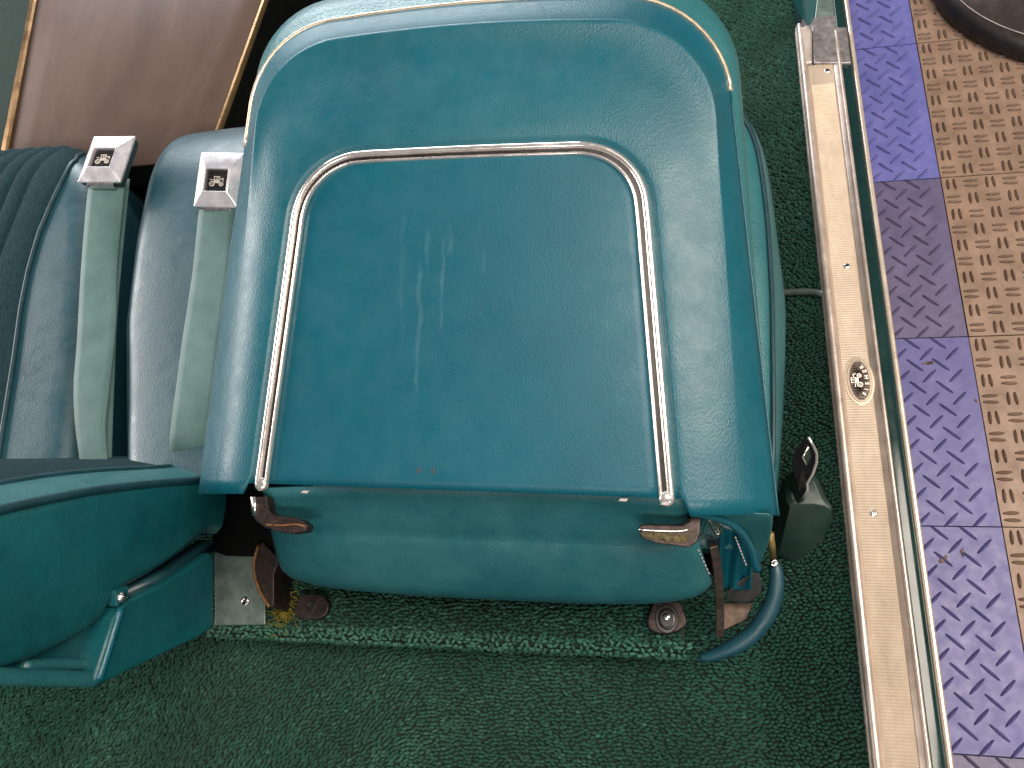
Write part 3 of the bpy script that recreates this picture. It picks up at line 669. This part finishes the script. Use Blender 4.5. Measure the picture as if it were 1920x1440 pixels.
# curved tubular guard at the rear outer corner
q = [P(u, v, z) for u, v, z in ((1452, 1052, .345), (1456, 1085, .34), (1452, 1120, .335), (1436, 1156, .328), (1408, 1190, .318), (1372, 1214, .31), (1338, 1228, .304), (1312, 1234, .300))]
n_ = 34; rr = np.interp(np.linspace(0, 1, n_), [0, .08, .4, .7, .93, 1], [.0055, .0078, .0098, .0095, .006, .0042])
sg = MB().tube(spline(q, n_), rr, 12).build('corner_guard', vinyl('guard_vinyl', (0.004, 0.034, 0.050, 1), (0.008, 0.050, 0.070, 1), .42, .2), seat)
MB().lathe(P(1452, 1056, .353), (0.3, -.4, 1), [(.0045, -.004), (.0045, .001), (.003, .002), (.0018, .001), (0, .001)], 14).build('rivet', M['zinc'], sg)
MB().tube([P(1445, 1000, .40), P(1450, 1045, .365)], .0035, 8).build('link_rod', M['brass'], seat)
# frame box that carries the cushion on the riser
MB().box((-.87, -1.04, .288), (-.40, -.60, .345)).build('frame_shade_box', M['black_rough'], seat, smooth=False, bevel=.004)

# ------------------------------------------------------------------ centre cushion and driver's seat
def pad(name, right, left, yb, yf, ztop, mat, parent, bul=.02, zb=.30, rx=.035, ry=.10, wav=None):
    """padded seat cushion; right/left are x positions as functions of y"""
    rows = []
    ny, nx = 46, 40
    for j in range(ny + 1):
        t_ = j / ny; y = yb + (yf - yb) * t_
        row = []
        for i in range(nx + 1):
            s = i / nx; xl, xr = left(y), right(y)
            e = .5 - .5 * math.cos(math.pi * s); x = xl + (xr - xl) * e
            d = min(x - xl, xr - x); df = yf - y
            k = 1 - max(0, 1 - d / rx) ** 2.2 if d < rx else 1.0
            kf = math.sqrt(max(0, 1 - max(0, 1 - df / ry) ** 2)) if df < ry else 1.0
            z = zb + (ztop - zb) * kf * (1 - (1 - math.sqrt(max(0, k))) * .55) + bul * math.sin(math.pi * s) * kf
            if wav: z += wav(x, y) * kf
            row.append(V(x, y, z))
        row = [V(row[0][0], y, zb - .03)] + row + [V(row[-1][0], y, zb - .03)]
        rows.append(row)
    rows.append([V(q[0], q[1] + .002, zb - .03) for q in rows[-1]])
    return MB().loft(rows).build(name, mat, parent)
lx = lambda y: np.interp(y, [-1.05, -.952, -.85, -.754, -.62, -.53, -.47, -.40], [-1.13, -1.134, -1.163, -1.190, -1.210, -1.216, -1.220, -1.222])
cs = pad('centre_cushion', lambda y: -.87, lx, -.968, -.365, .425, M['vinyl_cushion'], None, .020, .30, .035, .17)
tag(cs, 'plain glossy teal centre seat cushion between the folded seat and the pleated driver seat', 'seat cushion')

drv = thing('driver_seat', (-1.4, -.9, .25), 'upright teal driver seat with dark pleated cloth cushion, seen from behind its side', 'car seat')
# cushion: vinyl bolster then pleated cloth
rx_ = lambda y: np.interp(y, [-1.05, -.95, -.80, -.66, -.52, -.47, -.43, -.38], [-1.182, -1.186, -1.212, -1.245, -1.285, -1.310, -1.345, -1.40])
wx_ = lambda y: np.interp(y, [-1.05, -.95, -.80, -.72, -.66, -.60, -.54, -.50, -.46, -.40], [-1.30, -1.302, -1.328, -1.344, -1.352, -1.355, -1.350, -1.345, -1.348, -1.38])
bol = pad('seat_cushion', rx_, lambda y: -1.98, -1.0, -.360, .42, M['vinyl_cushion'], drv, .014, .28, .04, .15)
def top_z(x, y, obj=bol):
    ok, loc_, nn, ix = obj.ray_cast(Vector((x, y, 1.0)), Vector((0, 0, -1))); return loc_.z if ok else .40
bpy.context.view_layer.update()
wl = [V(wx_(y), y, top_z(wx_(y), y) + .0015) for y in np.linspace(-.99, -.425, 50)]
MB().tube(wl, .0036, 8).build('welt', M['welt'], bol)
we = [V(rx_(y) - .004, y, top_z(rx_(y) - .004, y) + .001) for y in np.linspace(-.99, -.435, 50)]
MB().tube(we, .0032, 8).build('welt', M['welt'], bol)
pw = .030
for k in range(9):
    rows = []
    for y in np.linspace(-.99, -.405, 30):
        shift = .018 * math.sin((y + .4) * 3)
        a = -1.415 - k * pw + shift + .02; b = a + pw if k else max(a + pw, wx_(y) - .003)
        b = min(b, wx_(y) - .003)
        if b - a < .002: a = b - .002
        rows.append([V(x, y, top_z(x, y) + .002 + .0045 * math.sin(math.pi * s) ** .7) for s, x in zip(np.linspace(0, 1, 9), np.linspace(a, b, 9))])
    MB().loft(rows).build('pleat', M['cloth'], bol)
# seat back: side view, leaning back
XS = -1.0
def side(px, x=XS): return [PX(u, v, x) for u, v in px]
yz = [(0, 958), (90, 938), (180, 921), (270, 910), (330, 905), (372, 901)]
fr = side(yz)                                                       # front welt line on the inner side
up = (fr[0] - fr[1]) / np.linalg.norm(fr[0] - fr[1])
fr = [fr[0] + up * .25, fr[0] + up * .1] + fr + [V(XS, -.955, .40)]
bk_px = [(0, 1252), (60, 1232), (120, 1205), (185, 1165), (212, 1125), (225, 1105), (300, 1062), (345, 1030), (402, 985)]
bk = side(bk_px); upb = (bk[0] - bk[1]) / np.linalg.norm(bk[0] - bk[1])
bk = [bk[0] + V(0, -.05, .25), bk[0] + V(0, -.02, .1)] + bk + [V(XS, -1.02, .385)]
A = spline(fr, 28); B = spline(bk, 28)
# ring across: far side -> front fabric -> welt B -> welt A -> side -> rear edge -> back
rows = []
for a, b in zip(A, B):
    d = (b - a); L_ = np.linalg.norm(d); d = d / L_
    row = [a + V(-.55, .02, 0), a + V(-.11, .022, -.002), a + V(-.075, .016, .0), a + V(-.042, .012, .0), a + V(-.022, .008, 0), a + V(-.006, .003, 0), a + d * .004 + V(.001, 0, 0)]
    for s in np.linspace(.08, .92, 10): row.append(a + d * L_ * s + V(.004 * math.sin(math.pi * s), 0, 0))
    row += [b - d * .004, b + d * .003 + V(-.006, 0, 0), b + d * .004 + V(-.03, 0, 0), b + d * .004 + V(-.55, 0, 0)]
    rows.append(row)
bkrest = MB().loft(rows).build('backrest', M['vinyl_dark'], drv)
MB().tube([a + V(.0005, .001, 0) for a in A], .0042, 8).build('welt', M['welt'], bkrest)
# pale front edge band and cloth face
band = [[a + V(-.001, .002, .001), a + V(-.010, .0075, .001), a + V(-.026, .0125, .001), a + V(-.046, .0155, .001)] for a in A]
MB().loft(band).build('front_band', M['vinyl_pale'], bkrest)
MB().tube([a + V(-.047, .0155, .0005) for a in A], .004, 8).build('welt', M['welt'], bkrest)
MB().loft([[a + V(-.049, .0155, .001), a + V(-.08, .020, .001), a + V(-.12, .0255, .001), a + V(-.40, .0255, .001)] for a in A]).build('cloth_face', M['cloth'], bkrest)
MB().box((-1.04, -1.035, .244), (-.88, -.90, .34)).build('frame_shade_box', M['black_rough'], drv, smooth=False, bevel=.004)  # black box added to stand in for the deep shade below the backrest
# hard lower side cover
cv = [(236, 1128), (300, 1098), (350, 1068), (396, 1036), (402, 1050), (402, 1168), (396, 1180), (376, 1194), (300, 1230), (204, 1277), (186, 1284), (178, 1276), (196, 1218), (214, 1158)]
cover = MB().prism(side(cv, XS + .006), (-.035, 0, 0)).build('side_cover', M['vinyl_dark'], drv, bevel=.006, seg=4)
MB().tube(spline(side([(226, 1140), (212, 1185), (198, 1232), (184, 1274)], XS + .004), 14), [.0045] * 14, 10).build('cover_rim', M['vinyl'], cover)
MB().tube(spline(side([(182, 1274), (120, 1272), (60, 1270), (0, 1268), (-60, 1266)], XS - .004), 14), .0075, 10).build('hem_roll', M['vinyl_pale'], bkrest)
MB().tube(spline(side([(172, 1246), (130, 1246), (90, 1246), (40, 1250)], XS - .012), 14), .006, 10).build('hem_roll', M['vinyl_pale'], bkrest)
MB().prism(side([(215, 1108), (240, 1098), (242, 1120), (220, 1138)], XS + .005), (-.01, 0, 0)).build('tab', M['vinyl_dark'], bkrest, bevel=.001)
MB().lathe(PX(228, 1120, XS + .0055), (1, 0, .2), [(.0055, -.003), (.0055, .001), (.004, .003), (.0015, .004), (0, .004)], 14).build('screw', M['zinc'], bkrest)
MB().prism(side([(-40, 1276), (20, 1236), (190, 1165), (200, 1200), (184, 1272)], XS - .018), (-.03, 0, 0)).build('back_hem', M['vinyl_dark'], bkrest, smooth=False)
MB().prism(side([(240, 1108), (320, 1068), (400, 1012), (408, 1028), (330, 1082), (250, 1124)], XS - .004), (-.02, 0, 0)).build('gap_lining', M['welt'], bkrest)
# flat mounting plate beside the hinge
mp = MB().prism([P(u, v, .303) for u, v in ((402, 1040), (412, 1024), (472, 1022), (478, 1068), (492, 1104), (497, 1126), (497, 1171), (402, 1172))], (0, 0, -.004)).build('mounting_plate', M['plate'], bevel=.0012)
tag(mp, 'flat grey-green metal plate with one screw hole on the carpet beside the hinge', 'metal plate')
ho = MB().lathe(P(459, 1127, .3034), (0, 0, 1), [(.0055, -.002), (.0055, .0006), (.0034, .0008), (.0028, -.0004), (0, -.0004)], 16).build('screw_hole', M['chrome_worn'], mp)
MB().lathe(P(459, 1127, .3034), (0, 0, 1), [(.0026, -.002), (.0026, .0004), (0, .0004)], 12).build('hole_shadow', M['black'], ho)
# tuft of yellow padding fibres
mb = MB(); c = P(535, 1142, .296)
for k in range(260):
    a, r = random.uniform(0, 6.283), abs(random.gauss(0, .012)); p_ = c + V(r * math.cos(a) * .8, r * math.sin(a) * 1.2, 0); b = random.uniform(0, 6.283); l = random.uniform(.004, .011)
    q = [p_, p_ + V(math.cos(b) * l * .5, math.sin(b) * l * .5, random.uniform(.003, .008)), p_ + V(math.cos(b) * l, math.sin(b) * l, random.uniform(.001, .007))]
    mb.tube(q, .0006, 3, cap=False)
tf = mb.build('padding_fibre', M['jute']); tag(tf, 'tuft of yellow padding fibre on the carpet beside the left foot bracket', 'fibre', kind='stuff')

# ------------------------------------------------------------------ console between the front seats
con = thing('centre_console', (-1.4, -.2, .25), 'brown brushed console panel with thin bright side trims ahead of the seats', 'console')
ZC = .36
la, lb, ra, rb = P(8, 300, ZC), P(65, 0, ZC), P(403, 262, ZC), P(497, 0, ZC)
la, lb, ra, rb = la + (la - lb) * .12, la + (lb - la) * 1.6, ra + (ra - rb) * .12, ra + (rb - ra) * 2.2
MB().loft([[la + (ra - la) * s + V(0, 0, .004 * math.sin(math.pi * s)) for s in np.linspace(0, 1, 9)], [lb + (rb - lb) * s + V(0, 0, .004 * math.sin(math.pi * s)) for s in np.linspace(0, 1, 9)]]).build('top_panel', M['console'], con, solid=.006)
MB().sweep([la, lb], [(-.007, -.01), (-.007, .003), (-.004, .006), (.004, .006), (.007, .003), (.007, -.01)], (0, 0, 1)).build('side_trim', M['bronze_trim'], con, autosm=40)
MB().sweep([ra, rb], [(-.004, -.01), (-.004, .002), (-.002, .0045), (.002, .0045), (.004, .002), (.004, -.01)], (0, 0, 1)).build('side_trim', M['bronze_trim'], con, autosm=40)
MB().prism([ra + V(.004, 0, -.004), rb + V(.004, 0, -.004), rb + V(.012, 0, -.13), ra + V(.012, 0, -.13)], (-.004, 0, 0)).build('side_wall', M['black_rough'], con, smooth=False)
MB().loft([[la + V(-.006, 0, -.002), la + V(-.06, 0, -.05), la + V(-.14, 0, -.13)], [lb + V(-.006, 0, -.002), lb + V(-.06, 0, -.05), lb + V(-.14, 0, -.13)]]).build('carpeted_side', plain('tunnel_carpet', (0.010, 0.042, 0.018, 1), .95, 0, .5, 120, .8, 400), con, sub=1)

# ------------------------------------------------------------------ seat belts
def strip(L, R, mat, name, parent, thick=.0018):
    L, R = spline(L, 40), spline(R, 40)
    rows = [[a + (b - a) * s + V(0, 0, .0012 * math.sin(math.pi * s)) for s in np.linspace(0, 1, 7)] for a, b in zip(L, R)]
    return MB().loft(rows).build(name, mat, parent, solid=thick)
def buckle(parent, o, ex, ey, w, l, th):
    """pyramidal push-button buckle: o centre, ex across, ey along"""
    ex, ey = ex / np.linalg.norm(ex), ey / np.linalg.norm(ey); ez_ = np.cross(ex, ey); ez_ /= np.linalg.norm(ez_); ey = np.cross(ez_, ex)
    pt = lambda x, y, z: o + ex * x + ey * y + ez_ * z
    rect = lambda a, b, z, dy=0.0: [pt(-a, -b + dy, z), pt(a, -b + dy, z), pt(a, b + dy, z), pt(-a, b + dy, z)]
    hw, hl = w / 2, l / 2; bw, bl = w * .25, l * .20; dy = -l * .06
    body = MB().loft([rect(hw * .92, hl * .93, -th), rect(hw * .96, hl * .97, -th * .5), rect(hw * .96, hl * .97, -.001)], True, True, True).build('buckle', M['green_plastic'], parent, bevel=.0015)
    MB().loft([rect(hw, hl, -.003), rect(hw, hl, 0), rect(bw * 1.12, bl * 1.12, th * .60, dy), rect(bw, bl, th * .60, dy), rect(bw, bl, th * .2, dy)], True).build('cover', M['satin'], body, bevel=.0007, smooth=True)
    bt = MB().loft([rect(bw, bl, th * .18, dy), rect(bw * .96, bl * .96, th * .32, dy), rect(bw * .8, bl * .8, th * .34, dy)], True, False, True).build('button', M['black'], body, bevel=.0006)
    mb = MB(); coach(pt(0, dy, th * .34), ex, ey, ez_, bw * .68, mb); mb.build('coach_relief', M['emblem_light'], bt, smooth=False)
    MB().loft([rect(hw * .62, .0025, -th * .75, -hl - .001), rect(hw * .62, .0025, -th * .2, -hl - .001)], True, True, True).build('slot_plate', M['chrome_worn'], body, bevel=.0006)
    return pt
zb = .452
b1 = thing('seat_belt', P(175, 800, .43), 'pale green seat belt with tilted silver buckle lying beside the pleated cushion', 'seat belt', 'centre seat belts')
strip([P(u, v, z) for u, v, z in ((168, 335, .462), (162, 380, .458), (152, 500, .452), (144, 640, .45), (138, 720, .45), (140, 790, .446), (150, 868, .44), (158, 930, .42))],
      [P(u, v, z) for u, v, z in ((234, 335, .455), (228, 400, .448), (219, 500, .442), (217, 600, .442), (212, 660, .444), (203, 740, .446), (197, 800, .444), (201, 868, .44), (206, 930, .42))], M['web'], 'webbing', b1)
strip([P(u, v, z) for u, v, z in ((200, 345, .44), (185, 560, .436), (182, 740, .437), (180, 900, .42))],
      [P(u, v, z) for u, v, z in ((243, 335, .434), (222, 560, .428), (214, 725, .43), (208, 900, .415))], M['web'], 'lower_webbing', b1)
c4 = [P(146, 341, .474), P(224, 344, .470), P(250, 252, .470), P(179, 256, .474)]
o_ = sum(c4) / 4
buckle(b1, o_, (c4[1] - c4[0]) + (c4[2] - c4[3]), (c4[3] - c4[0]) + (c4[2] - c4[1]), np.linalg.norm(c4[1] - c4[0]) * 1.0, np.linalg.norm(c4[3] - c4[0]), .016)
b2 = thing('seat_belt', P(350, 850, .42), 'pale green seat belt with level silver buckle, half hidden by the folded seat', 'seat belt', 'centre seat belts')
strip([P(u, v, z) for u, v, z in ((378, 375, .456), (371, 410, .455), (362, 500, .453), (352, 570, .453), (340, 650, .454), (328, 740, .458), (319, 810, .455), (317, 845, .445), (320, 872, .425), (326, 890, .40))],
      [P(u, v, z) for u, v, z in ((444, 375, .456), (438, 410, .455), (432, 500, .453), (424, 570, .453), (412, 650, .454), (402, 740, .456), (394, 810, .45), (392, 845, .44), (396, 872, .42), (402, 890, .395))], M['web'], 'webbing', b2)
c4 = [P(364, 387, .466), P(447, 389, .458), P(458, 287, .474), P(376, 285, .482)]
o_ = sum(c4) / 4
buckle(b2, o_, (c4[1] - c4[0]) + (c4[2] - c4[3]), (c4[3] - c4[0]) + (c4[2] - c4[1]), np.linalg.norm(c4[1] - c4[0]), np.linalg.norm(c4[3] - c4[0]), .016)

# ------------------------------------------------------------------ belt retractor boot by the sill
rt = thing('belt_retractor', P(1515, 1000, ZF), 'bottle green plastic belt retractor boot with black latch plate, on carpet beside sill', 'seat belt')
def lp_(px, z, n=36): return spline([P(u, v, z) for u, v in px], n, True)
o0 = [(1478, 884), (1511, 872), (1540, 888), (1558, 936), (1576, 990), (1580, 1034), (1530, 1067), (1492, 1060), (1456, 1040), (1449, 985), (1462, 920)]
o1 = [(1480, 887), (1511, 876), (1538, 892), (1555, 936), (1572, 988), (1576, 1028), (1530, 1060), (1494, 1054), (1461, 1035), (1455, 985), (1466, 922)]
o2 = [(1485, 892), (1511, 883), (1533, 897), (1548, 932), (1560, 950), (1558, 957), (1528, 952), (1502, 951), (1482, 949), (1474, 940), (1474, 920)]
o3 = [(1492, 900), (1511, 893), (1527, 904), (1540, 932), (1549, 945), (1546, 948), (1526, 944), (1504, 944), (1490, 942), (1484, 934), (1483, 918)]
pr = lambda px, z: [P(u, v, z) for u, v in px]
MB().loft([pr(o0, ZF + .012), pr(o0, ZF + .030), pr(o1, ZF + .038), pr(o2, ZF + .094), pr(o3, ZF + .098)], True, False, True).build('boot', M['green_plastic'], rt, bevel=.004, seg=3)
# raised collar and latch plate
n_ = V(-.55, .2, .8); n_ /= np.linalg.norm(n_)
MB().prism([P(1487, 888, .355), P(1497, 868, .372), P(1508, 905, .352), P(1512, 936, .338), P(1500, 940, .338)], (-.004, .0, -.03)).build('collar', M['green_plastic'], rt, bevel=.003, seg=3)
lo_ = [(1503, 826), (1516, 820), (1524, 834), (1531, 850), (1531, 866), (1524, 888), (1513, 906), (1514, 918), (1505, 934), (1499, 934), (1494, 905), (1483, 872), (1487, 852)]
zl = lambda v: np.interp(v, [820, 934], [.405, .345])
hole = [(1516, 838), (1505, 857), (1511, 871), (1519, 855)]
a = [P(u, v, zl(v)) for u, v in lo_]
lat = MB().prism(a, n_ * -.003).build('latch_plate', M['black_gloss'], rt, bevel=.0006)
MB().tube([P(u, v, zl(v) + .0008) for u, v in ((1516, 820), (1524, 834), (1531, 850), (1531, 866), (1524, 888), (1513, 906), (1514, 918), (1505, 934))], .0016, 6).build('bright_edge', M['chrome'], lat)
hh = MB().prism([P(u, v, zl(v) + .0012) for u, v in hole], n_ * -.002).build('slot', M['carpet_base'], lat, smooth=False)
MB().tube([P(u, v, zl(v) + .0018) for u, v in ((1516, 838), (1505, 857), (1511, 871))], .0011, 6).build('slot_edge', M['chrome'], hh)

# torn white backing along the top of the skirt, thread ends in the corner fold
rsk = [o for o in seat.children if o.name.startswith('rear_skirt')][0]
for u, v in ((571, 922), (1168, 937), (1246, 944)):
    c = P(u, v, .556); MB().prism([c + V(-.004, -.001, 0), c + V(.003, -.0018, .001), c + V(.0045, .001, 0), c + V(-.002, .0012, 0)], (0, 0, -.001)).build('torn_edge', M['thread'], rsk)
fold_ = [o for o in seat.children if o.name.startswith('inner_fold')][0]
mb = MB()
for k in range(9):
    a = P(1378 + 2.4 * k, 1006 + 6.2 * k, .487 - .006 * k); mb.tube([a, a + V(.0012, -.0022, -.0006)], .0006, 5)
for k in range(7):
    a = P(1309 + 3.2 * k, 1030 + 7 * k, .500 - .008 * k); mb.tube([a, a + V(.001, -.002, -.0006)], .0006, 5)
tag(mb.build('stitching', M['thread'], fold_), kind='stuff')
# crumbs of dirt on the diamond tiles
for k, (u, v, r, a) in enumerate(((1738, 681, .005, .3), (1805, 1036, .004, 1.9), (1767, 1050, .006, .9), (1831, 752, .003, 2.4))):
    c = P(u, v, .0012); out = []
    for j in range(9):
        b = 2 * math.pi * j / 9; rr_ = r * random.uniform(.45, 1.0) * (1.4 if j % 4 == 0 else .7)
        out.append(c + V(math.cos(a) * math.cos(b) * rr_ * 1.5 - math.sin(a) * math.sin(b) * rr_, math.sin(a) * math.cos(b) * rr_ * 1.5 + math.cos(a) * math.sin(b) * rr_, random.uniform(0, .0012)))
    o = MB().prism(out, (0, 0, -.0012)).build('dirt_flake', M['bronze'], smooth=False)
    tag(o, ('brown dirt flake on the diamond tile level with the oval sill emblem', 'right-hand of two brown dirt flakes just below the lower tile seam',
            'left-hand of two brown dirt flakes just below the lower tile seam', 'tiny brown dirt flake on the diamond tile close to the tan tile edge')[k], 'dirt', 'dirt flakes on the tiles')

# ------------------------------------------------------------------ shoe at the far corner
shoe = thing('shoe', P(1880, 0, 0), 'toe of a black mesh shoe with pale stitching standing on the tan tiles', 'shoe')
toe = P(1750, -18, .0); dirv = P(2040, 150, 0) - P(1765, -12, 0); dirv[2] = 0; dirv /= np.linalg.norm(dirv); perp = V(-dirv[1], dirv[0], 0)
def shoe_ring(scale, z, back=0.0, lift=0.0):
    r = []
    for k in range(44):
        a = 2 * math.pi * k / 44; s = (1 - math.cos(a)) / 2; L = .29
        wdt = .060 * (math.sin(math.pi * min(1, s * 1.0)) ** .55) * (1 - .18 * s)
        x = back + (L - 2 * back) * s; sg_ = 1 if math.sin(a) >= 0 else -1
        p_ = toe + dirv * x + perp * sg_ * wdt * scale; r.append(p_ + V(0, 0, z + lift * s))
    return r
MB().loft([shoe_ring(.98, .004, .002), shoe_ring(1.03, .010, -.001), shoe_ring(1.03, .018, -.001), shoe_ring(.99, .028, .004), shoe_ring(.90, .036, .012), shoe_ring(.82, .0395, .020)], True, True, False).build('sole', M['shoe_sole'], shoe)
upr = MB().loft([shoe_ring(.84, .037, .018), shoe_ring(.80, .041, .022, .004), shoe_ring(.68, .047, .034, .015), shoe_ring(.48, .053, .055, .04), shoe_ring(.25, .057, .08, .06), shoe_ring(.05, .058, .1, .07)], True, False, True).build('upper', M['shoe'], shoe)
sr = [q + V(0, 0, .0012) for q in shoe_ring(.76, .0425, .026, .008)]
MB().tube(sr[-16:] + sr[:17], .0011, 5).build('stitching', M['thread'], upr)
